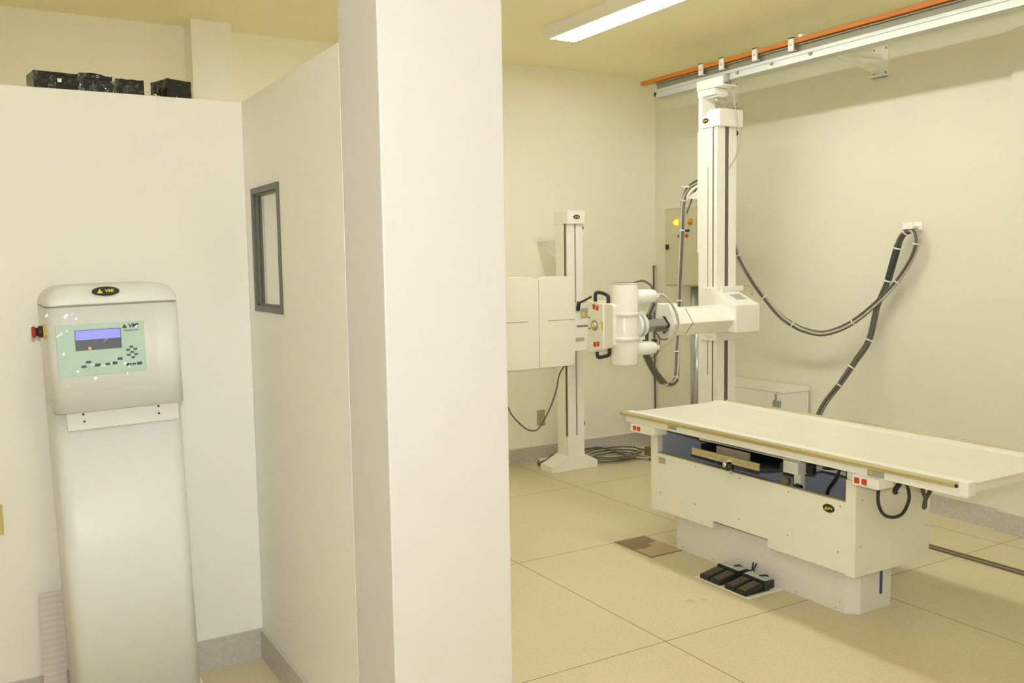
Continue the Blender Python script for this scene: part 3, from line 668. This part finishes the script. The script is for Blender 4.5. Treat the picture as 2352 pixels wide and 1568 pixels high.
for z in (1.235, 1.165): obj('small_knob', MB().lathe((3.408, 4.842, z), (-1, 0, 0), ((0, .006), (.005, .005)), 10), M_slot, cf, xf=CX_)
obj('yellow_sticker', MB().prism([(4.70, 1.205), (4.712, 1.225), (4.712, 1.165), (4.70, 1.155)], 'X', 3.4065, 3.408).prism([(4.715, 1.202), (4.727, 1.202), (4.721, 1.214)], 'X', 3.4062, 3.408), M_yel, cf, xf=CX_)
for s, z, zz in ((1, 1.325, 1.395), (-1, 1.035, .985)):
    hd_ = MB(); e = s*.012
    pts = [(3.435, 4.815, z-e), (3.435, 4.815, zz-e*1.6), (3.435, 4.806, zz-e*.4), (3.435, 4.79, zz), (3.435, 4.74, zz-s*.003), (3.435, 4.695, zz-s*.014), (3.435, 4.682, zz-s*.022), (3.435, 4.680, zz-s*.036), (3.435, 4.680, z-e)]
    if s < 0: pts = [(3.435, 4.80, z), (3.435, 4.80, zz+.02), (3.435, 4.796, zz+.006), (3.435, 4.78, zz-.002), (3.435, 4.70, zz+.014), (3.435, 4.682, zz+.02), (3.435, 4.672, zz+.034), (3.435, 4.672, zz+.07), (3.435, 4.672, z+.03)]
    hd_.sweep([Vector(p) for p in catmull(pts, 3)], .0115, 10)
    obj('handle', hd_, M_black, tw, label='black loop handle of the collimator', xf=CX_)

# cable bundles
B1 = thing('cable_bundle', 'grey cable bundle hanging from the column cradle to the tube head', 'cable', (4.1, 4.8, .75))
bundle('b', B1, [(3.73, 4.51, 1.33), (3.712, 4.53, 1.26), (3.735, 4.60, 1.135), (3.758, 4.62, .991), (3.854, 4.66, .879), (3.97, 4.71, .79), (4.07, 4.75, .757), (4.16, 4.80, .775), (4.215, 4.85, .834), (4.27, 4.91, .95), (4.322, 4.955, 1.098), (4.375, 5.0, 1.468), (4.410, 5.02, 1.811), (4.435, 5.04, 1.998), (4.465, 5.02, 2.10), (4.475, 4.94, 2.15), (4.475, 4.83, 2.155)], 4, .0085, .0105, [M_cabl, M_cabd, M_cabl, M_cabd], (.33, .45, .56, .66, .75, .82), 1.0)
obj('dark_sleeve', MB().tube([(3.71, 4.53, 1.26), (3.733, 4.60, 1.135), (3.757, 4.62, 1.0)], .021, 12), M_cabd, B1, label='dark fabric sleeve')
obj('dark_sleeve', MB().tube([(3.735, 4.615, 1.03), (3.757, 4.62, .985), (3.854, 4.66, .873), (3.96, 4.705, .79)], .023, 12), M_cabd, B1, label='dark fabric sleeve at the low bend')
B2 = thing('cable_bundle', 'grey and black cable bundle sagging from the column to the right wall hook', 'cable', (4.9, 4.1, .6))
bundle('b', B2, [(4.55, 4.74, 1.83), (4.58, 4.687, 1.723), (4.62, 4.655, 1.599), (4.72, 4.587, 1.397), (4.82, 4.478, 1.211), (4.87, 4.39, 1.14), (4.90, 4.317, 1.108), (4.94, 4.202, 1.092), (4.97, 4.049, 1.144), (5.0, 3.903, 1.247), (5.02, 3.726, 1.413), (5.03, 3.613, 1.571), (5.03, 3.572, 1.678), (5.032, 3.582, 1.735), (5.04, 3.61, 1.765), (5.035, 3.64, 1.76)], 4, .0085, .011, [M_cabl, M_cabd, M_cabl, M_cabd], (.12, .22, .33, .56, .68, .80), .8)
B3 = thing('cable_bundle', 'thick dark cable bundle dropping from the wall hook behind the table', 'cable', (4.9, 3.9, 0))
bundle('b', B3, [(5.035, 3.625, 1.76), (5.03, 3.655, 1.750), (5.03, 3.69, 1.700), (5.03, 3.731, 1.572), (5.03, 3.773, 1.434), (5.03, 3.842, 1.279), (5.01, 3.885, 1.065), (4.96, 3.949, .926), (4.89, 4.01, .781), (4.80, 4.082, .614), (4.72, 4.10, .40), (4.70, 4.12, .18), (4.66, 4.2, .04), (4.5, 4.3, .03)], 3, .0105, .011, [M_cabd, M_cabd, mat('cable_mid', (.2, .18, .14), .45)], (.07, .19, .30, .46, .56, .62), .6)
obj('dark_sleeve', MB().tube([(5.03, 3.70, 1.675), (5.03, 3.735, 1.56), (5.03, 3.765, 1.46)], .022, 12), M_cabk, B3)
hk = thing('wall_hook', 'small white hook on the right wall carrying the cable loop', 'hook', (5.10, 3.62, 1.76))
obj('hook_plate', MB().box(5.088, 5.10, 3.575, 3.665, 1.765, 1.815), M_white, hk, .003)
obj('hook_arm', MB().box(5.02, 5.09, 3.60, 3.64, 1.775, 1.79).box(5.012, 5.024, 3.585, 3.655, 1.77, 1.81), M_white, hk, .002)

# ------------------------------------------------------------------ low white cabinet at the right wall, wood block
wc = thing('low_cabinet', 'low white metal cabinet on the floor against the right wall', 'cabinet', (4.96, 4.85, 0))
obj('body', MB().box(4.84, 5.083, 4.44, 5.28, 0, .66), M_white, wc, .004)
obj('lid', MB().box(4.832, 5.084, 4.432, 5.288, .662, .69), M_white, wc, .004)
lt = obj('latch', MB().box(4.822, 4.84, 4.47, 4.535, .56, .605), M_grey, wc, .002)
obj('latch_lever', MB().box(4.822, 4.832, 4.505, 4.515, .605, .652), M_grey, lt)
tag(obj('wood_block', MB().box(4.72, 4.86, 5.70, 5.84, 0, .07), M_brown, bevel=.003), 'small brown wooden block on the floor beyond the head of the table', 'wood block')

# coil of cable on floor
ck = thing('floor_cable', 'loose coil of dark cable on the floor right of the wall stand', 'cable', (4.5, 5.85, 0))
for j in range(6):
    pts = []; rnd = random.Random(j)
    for k in range(17):
        a = 2*PI*k/16; pts.append((4.42+rnd.uniform(-.02, .02)+(.20+.012*j)*math.cos(a), 5.86+(.12+.012*j)*math.sin(a)+rnd.uniform(-.01, .01), .008+.009*j if k % 4 else .006+.009*j))
    obj('cable_loop', MB().tube(pts, .006, 8), M_cabd if j % 2 else M_cabl, ck)
obj('cable_run', MB().tube([(4.10, 6.04, .03), (4.3, 6.06, .06), (4.45, 6.02, .055), (4.55, 5.88, .012), (4.62, 5.65, .012), (4.48, 5.42, .010), (4.30, 5.0, .008), (4.05, 4.5, .008), (3.75, 3.95, .008)], .009, 8), M_cabd, ck)
obj('cable_run', MB().tube([(4.5, 5.80, .02), (4.56, 5.70, .02), (4.64, 5.62, .01), (4.70, 5.4, .008), (4.5, 4.9, .022), (4.1, 4.3, .008)], .008, 8), M_cabl, ck)
tag(obj('cable_tail', MB().tube([(3.84, 6.08, .012), (3.78, 5.98, .02), (3.80, 5.90, .06), (3.87, 5.93, .08), (3.98, 6.04, .05), (4.08, 6.05, .03)], .010, 8), M_cabd), 'short dark cable curled behind the left foot of the wall stand', 'cable')

# ------------------------------------------------------------------ x-ray table
tb = thing('xray_table', 'white x-ray examination table with long flat top on a boxed pedestal', 'x-ray table', (3.5, 3.2, 0))
FX, YR, YL = 3.25, 2.575, 3.955           # front face plane, right end, left end
pd = MB().prism([(3.30, 2.665), (3.352, 2.62), (3.56, 2.62), (3.61, 2.665), (3.61, 3.755), (3.56, 3.80), (3.302, 3.80)], 'Z', 0, .22)
ped = obj('pedestal', pd, mat('pedestal_shaded_enamel', (.80, .775, .745), .4, var=.008), tb, .002)  # greyed enamel, shade under the table body put into the colour
for y, z in ((3.783, .059), (3.75, .02), (3.513, .018), (2.690, .048), (2.714, .014), (2.946, .016), (3.109, .022)): screw(ped, (3.301, y, z), '-X', .0035)
obj('blue_slot', MB().prism([(3.480, .07), (3.497, .07), (3.497, .195), (3.480, .195)], 'Y', 2.617, 2.621), M_blue, ped, label='blue strip on the pedestal end')
# body shell
zb_ = .205
fp = MB()
fp.prism([(YR+.052, zb_), (3.081, zb_), (3.081, zb_+.04), (3.462, zb_+.04), (3.462, zb_), (YL-.055, zb_), (YL-.055, .53), (YR+.052, .53)], 'X', FX, FX+.012)
fpo = obj('front_panel', fp, M_cream, tb, .0015)
for y, z in ((3.878, .308), (3.591, .509), (3.594, .304), (3.269, .509), (3.273, .301), (2.953, .507), (2.955, .299), (2.664, .296), (2.656, .504)): screw(fpo, (FX, y, z), '-X', .004)
badge(fpo, (FX, 2.717, .482), '-X', .031, .018)
warn(fpo, (FX, 3.865, .492), '-X', .055, .034)
obj('bottom_pan', MB().box(FX+.012, 3.765, YR+.02, YL-.02, zb_+.045, zb_+.055), M_grey2, tb)
re_ = obj('end_panel', MB().box(FX, 3.77, YR, YR+.012, .20, .632), M_cream, tb, .0015)
for x, z in ((3.294, .543), (3.287, .337), (3.745, .36)): screw(re_, (x, YR, z), '-Y', .004)
obj('end_ledge', MB().box(FX-.004, 3.56, YR-.012, YR+.02, .632, .638), M_cream, re_)
le_ = obj('end_panel', MB().box(FX, 3.77, YL-.012, YL, .20, .632), M_cream, tb, .0015); obj('end_ledge', MB().box(FX-.004, 3.5, YL-.02, YL+.015, .632, .638), M_cream, le_)
obj('corner_post', MB().box(FX-.003, FX+.035, YR-.003, YR+.052, .20, .632).box(FX+.005, FX+.035, YR+.01, YR+.052, .632, .695), M_cream, tb, .002)
obj('corner_post', MB().box(FX-.003, FX+.035, YL-.055, YL+.003, .20, .632).box(FX+.005, FX+.06, YL-.06, YL-.02, .632, .695), M_cream, tb, .002)
obj('corner_post', MB().box(3.70, 3.765, YR+.015, YR+.055, .25, .70), M_grey2, tb); obj('corner_post', MB().box(3.70, 3.765, YL-.055, YL-.015, .25, .70), M_grey2, tb)
bp_ = obj('back_panel', MB().box(3.758, 3.77, YR+.012, YL-.012, .205, .70), M_grey2, tb)
obj('panel_lip', MB().box(FX-.003, FX+.02, YR+.052, YL-.055, .530, .535), M_beigep, tb)
obj('inner_wall', MB().box(FX+.035, 3.758, YL-.02, YL-.014, .25, .69), M_grey2, tb, label='blue grey inner wall')
obj('inner_wall', MB().box(FX+.035, 3.758, YR+.014, YR+.02, .25, .69), M_grey2, tb, label='blue grey inner wall')
# tray unit inside
tu = obj('tray_housing', MB().box(3.30, 3.70, 2.93, 3.62, .642, .672).box(3.285, 3.69, 2.93, 3.02, .585, .645).box(3.62, 3.70, 3.0, 3.62, .58, .645), M_white, tb, .002)
tray = obj('cassette_tray', MB().prism([(3.19, 3.07), (3.19, 3.50), (3.215, 3.545), (3.27, 3.575), (3.58, 3.575), (3.58, 3.02), (3.27, 3.02), (3.215, 3.04)], 'Z', .600, .604).prism([(3.27, 3.575), (3.58, 3.575), (3.58, 3.568), (3.27, 3.568)], 'Z', .604, .632).prism([(3.27, 3.02), (3.58, 3.02), (3.58, 3.027), (3.27, 3.027)], 'Z', .604, .632), M_black, tb)
obj('tray_front', MB().box(3.180, 3.192, 3.075, 3.545, .592, .628), M_brass, tray, .002, label='polished metal tray front')
obj('tray_clamp', MB().box(3.245, 3.258, 3.205, 3.43, .604, .648), M_cass, tray); obj('tray_handle', MB().box(3.160, 3.182, 3.27, 3.40, .597, .609), M_chrome, tray, .002)
obj('tray_knob', MB().cyl((3.172, 3.29, .597), (3.172, 3.29, .572), .012, 14).box(3.18, 3.20, 3.255, 3.275, .54, .60), M_chrome, tray)
obj('tray_lock', MB().lathe((3.20, 3.27, .575), (-1, .3, 0), ((0, .02), (.03, .02), (.035, .01)), 16), M_black, tray)
obj('support_leg', MB().box(3.30, 3.33, 2.925, 2.965, .26, .59), M_white, tb)
obj('adjust_knob', MB().lathe((3.268, 2.985, .552), (-1, 0, 0), ((-.02, .012), (0, .012), (.001, .021), (.016, .021)), 16), M_slot, tb)
obj('adjust_knob', MB().lathe((3.278, 2.92, .53), (-1, 0, 0), ((-.02, .012), (0, .012), (.001, .02), (.012, .02)), 16), M_black, tb)
obj('slide_bar', MB().box(3.52, 3.54, 2.62, 3.0, .60, .625).box(3.36, 3.38, 2.62, 2.93, .615, .635), M_grey2, tb); obj('bar_end', MB().box(3.335, 3.36, 2.885, 2.925, .592, .635), M_black, tb)
obj('inner_cable', MB().tube([(3.30, 2.70, .66), (3.31, 2.73, .61), (3.33, 2.79, .54), (3.36, 2.82, .48)], .007, 8).tube([(3.30, 2.70, .66), (3.35, 2.82, .63), (3.45, 3.0, .60)], .006, 8).tube([(3.32, 2.655, .68), (3.31, 2.66, .64), (3.33, 2.65, .60)], .013, 8), M_black, tb)
# the floating top
TX, TXB, TYR, TYL = 3.155, 3.885, 2.005, 4.065
dk = MB().prism([(TX+.028, .742), (TX+.032, .750), (TX+.05, .7505), (TX+.075, .745), (TXB-.09, .745), (TXB-.06, .752), (TXB-.04, .7535), (TXB-.03, .742), (TXB-.03, .732), (TX+.028, .732)], 'Y', TYR+.004, TYL)
obj('tabletop', dk, M_tabtop, tb)
obj('top_groove', MB().box(TX+.36, TX+.363, TYR+.01, TYL-.01, .7446, .7452), mat('top_line', (.72, .69, .54), .4), tb)
obj('side_beam', MB().prism([(TX, .695), (TX+.03, .695), (TX+.03, .748), (TX+.004, .748), (TX, .742)], 'Y', TYR, TYL), M_white, tb, .0015)
obj('side_beam', MB().box(TXB-.03, TXB, TYR, TYL, .702, .748), M_white, tb, .0015)
obj('edge_strip', MB().box(TX+.004, TX+.045, TYR+.03, TYL, .7495, .7545), M_white, tb, .002)
obj('end_beam', MB().box(TX+.03, TXB-.03, TYR+.01, TYR+.03, .708, .742), M_cream, tb, .002); obj('end_beam', MB().box(TX+.03, TXB-.03, TYL-.02, TYL, .708, .742), M_cream, tb, .002)
obj('end_cap', MB().box(TX-.004, TX+.045, TYR-.008, TYR+.03, .700, .757), M_white, tb, .004)
rlf = obj('accessory_rail', MB().prism([(TX-.022, .732), (TX-.017, .729), (TX-.010, .732), (TX-.007, .737), (TX-.001, .738), (TX-.001, .752), (TX-.017, .753), (TX-.023, .746)], 'Y', TYR+.035, TYL+.03), M_brass, tb, label='polished metal rail along the front of the top')
obj('rail_end', MB().box(TX-.019, TX-.01, TYR+.028, TYR+.036, .733, .744), M_black, rlf)
obj('accessory_rail', MB().prism([(TXB+.004, .730), (TXB+.026, .730), (TXB+.03, .742), (TXB+.024, .754), (TXB+.004, .754)], 'Y', TYR+.035, TYL-.03), M_brass, tb, label='polished metal rail along the back of the top')
warn(tb, (TX, 3.668, .721), '-X', .07, .030); warn(tb, (TX, 2.403, .716), '-X', .08, .036)
for ya, yb2, zz in ((3.80, 4.0, .695), (2.375, 2.505, .695)):
    sb = obj('switch_box', MB().box(TX-.022, TX+.08, ya, yb2, zz-.045, zz), M_white, tb, .006)
    ys = (ya+.155, ya+.19) if ya > 3 else (ya+.065, ya+.102)
    for y in (ys if ya < 3 else (3.969-.012, 3.926-.005)): obj('red_switch', MB().box(TX-.028, TX-.022, y-.011, y+.011, zz-.033, zz-.009), M_red, sb, .001)
obj('under_frame', MB().box(TX+.10, TX+.14, YR-.10, YL+.10, .680, .702).box(TXB-.16, TXB-.12, YR-.10, YL+.10, .680, .702), M_grey, tb)
obj('end_bracket', MB().box(3.26, 3.36, YL+.0, YL+.02, .66, .68).box(3.23, 3.30, YL+.02, YL+.05, .655, .67), M_black, tb)
# cable loop at the near end
obj('looped_cable', MB().tube([(3.28, 2.47, .69), (3.33, 2.50, .665), (3.355, 2.535, .625), (3.36, 2.545, .536), (3.395, 2.545, .475), (3.461, 2.545, .448), (3.53, 2.545, .455), (3.572, 2.545, .508), (3.56, 2.54, .56), (3.523, 2.53, .60), (3.48, 2.52, .64), (3.38, 2.49, .66)], .0075, 10), M_cabk, tb)
obj('cable_plug', MB().tube([(3.49, 2.50, .64), (3.48, 2.52, .61), (3.455, 2.53, .575), (3.46, 2.53, .56)], .011, 8), M_black, tb)
obj('cable_end', MB().tube([(3.64, 2.53, .60), (3.664, 2.54, .54), (3.69, 2.545, .50), (3.69, 2.545, .456)], .009, 8).tube([(3.76, 2.53, .60), (3.727, 2.54, .54), (3.69, 2.545, .49), (3.688, 2.55, .45)], .009, 8), M_cabd, tb)

# ------------------------------------------------------------------ foot pedals on their plate
pt = tag(obj('pedal_plate', MB().box(3.068, 3.298, 3.027, 3.395, 0, .004), M_white, bevel=.001), 'thin white floor plate under the foot pedals', 'plate')
def pedals(yc, label):
    T = thing('foot_pedal', label, 'foot pedal', (3.17, yc, .004), 'double foot pedals before the table')
    obj('base', MB().box(3.075, 3.235, yc-.072, yc+.072, .004, .012), M_black, T, .002)
    for s in (-1, 1):
        y0, y1 = (yc+.006, yc+.068) if s > 0 else (yc-.068, yc-.006)
        pdl = obj('treadle', MB().prism([(3.072, .012), (3.19, .012), (3.19, .046), (3.072, .026)], 'Y', y0, y1), M_black, T, .003)
        obj('rubber_pad', MB().prism([(3.082, .0275), (3.18, .0445), (3.18, .0475), (3.082, .0305)], 'Y', y0+.007, y1-.007), M_rubber, pdl)
    obj('top_cover', MB().prism([(3.195, .012), (3.262, .012), (3.262, .052), (3.21, .055), (3.195, .05)], 'Y', yc-.074, yc+.074), M_black, T, .002)
    obj('cover_plate', MB().box(3.202, 3.258, yc-.070, yc+.070, .0548, .0565), M_pedalt, T, .001)
    obj('pedal_cord', MB().tube([(3.235, yc+.0, .054), (3.25, yc-.03, .065), (3.27, yc-.02, .05), (3.28, 3.207+(yc-3.207)*.12, .045), (3.296, 3.207+(yc-3.207)*.12, .085)], .004, 8), M_black, T)
    return T
pedals(3.295, 'left double foot pedal on the white plate before the pedestal')
pedals(3.120, 'right double foot pedal on the white plate before the pedestal')
fh = thing('floor_hatch', 'brown floor hatch let into the floor left of the table', 'floor hatch', (3.2, 3.92, 0))
obj('hatch_plate', MB().box(3.085, 3.30, 3.757, 4.08, 0, .002), M_hatch, fh)
obj('stained_patch', MB().prism([(3.087, 3.905), (3.13, 3.90), (3.15, 3.885), (3.22, 3.915), (3.22, 3.95), (3.285, 3.965), (3.296, 4.078), (3.087, 4.078)], 'Z', .002, .0028), M_hatchd, fh, label='dark brown stained patch')
obj('hatch_seam', MB().box(3.079, 3.085, 3.751, 4.08, 0, .0025).box(3.079, 3.30, 3.751, 3.757, 0, .0025), M_slot, fh)
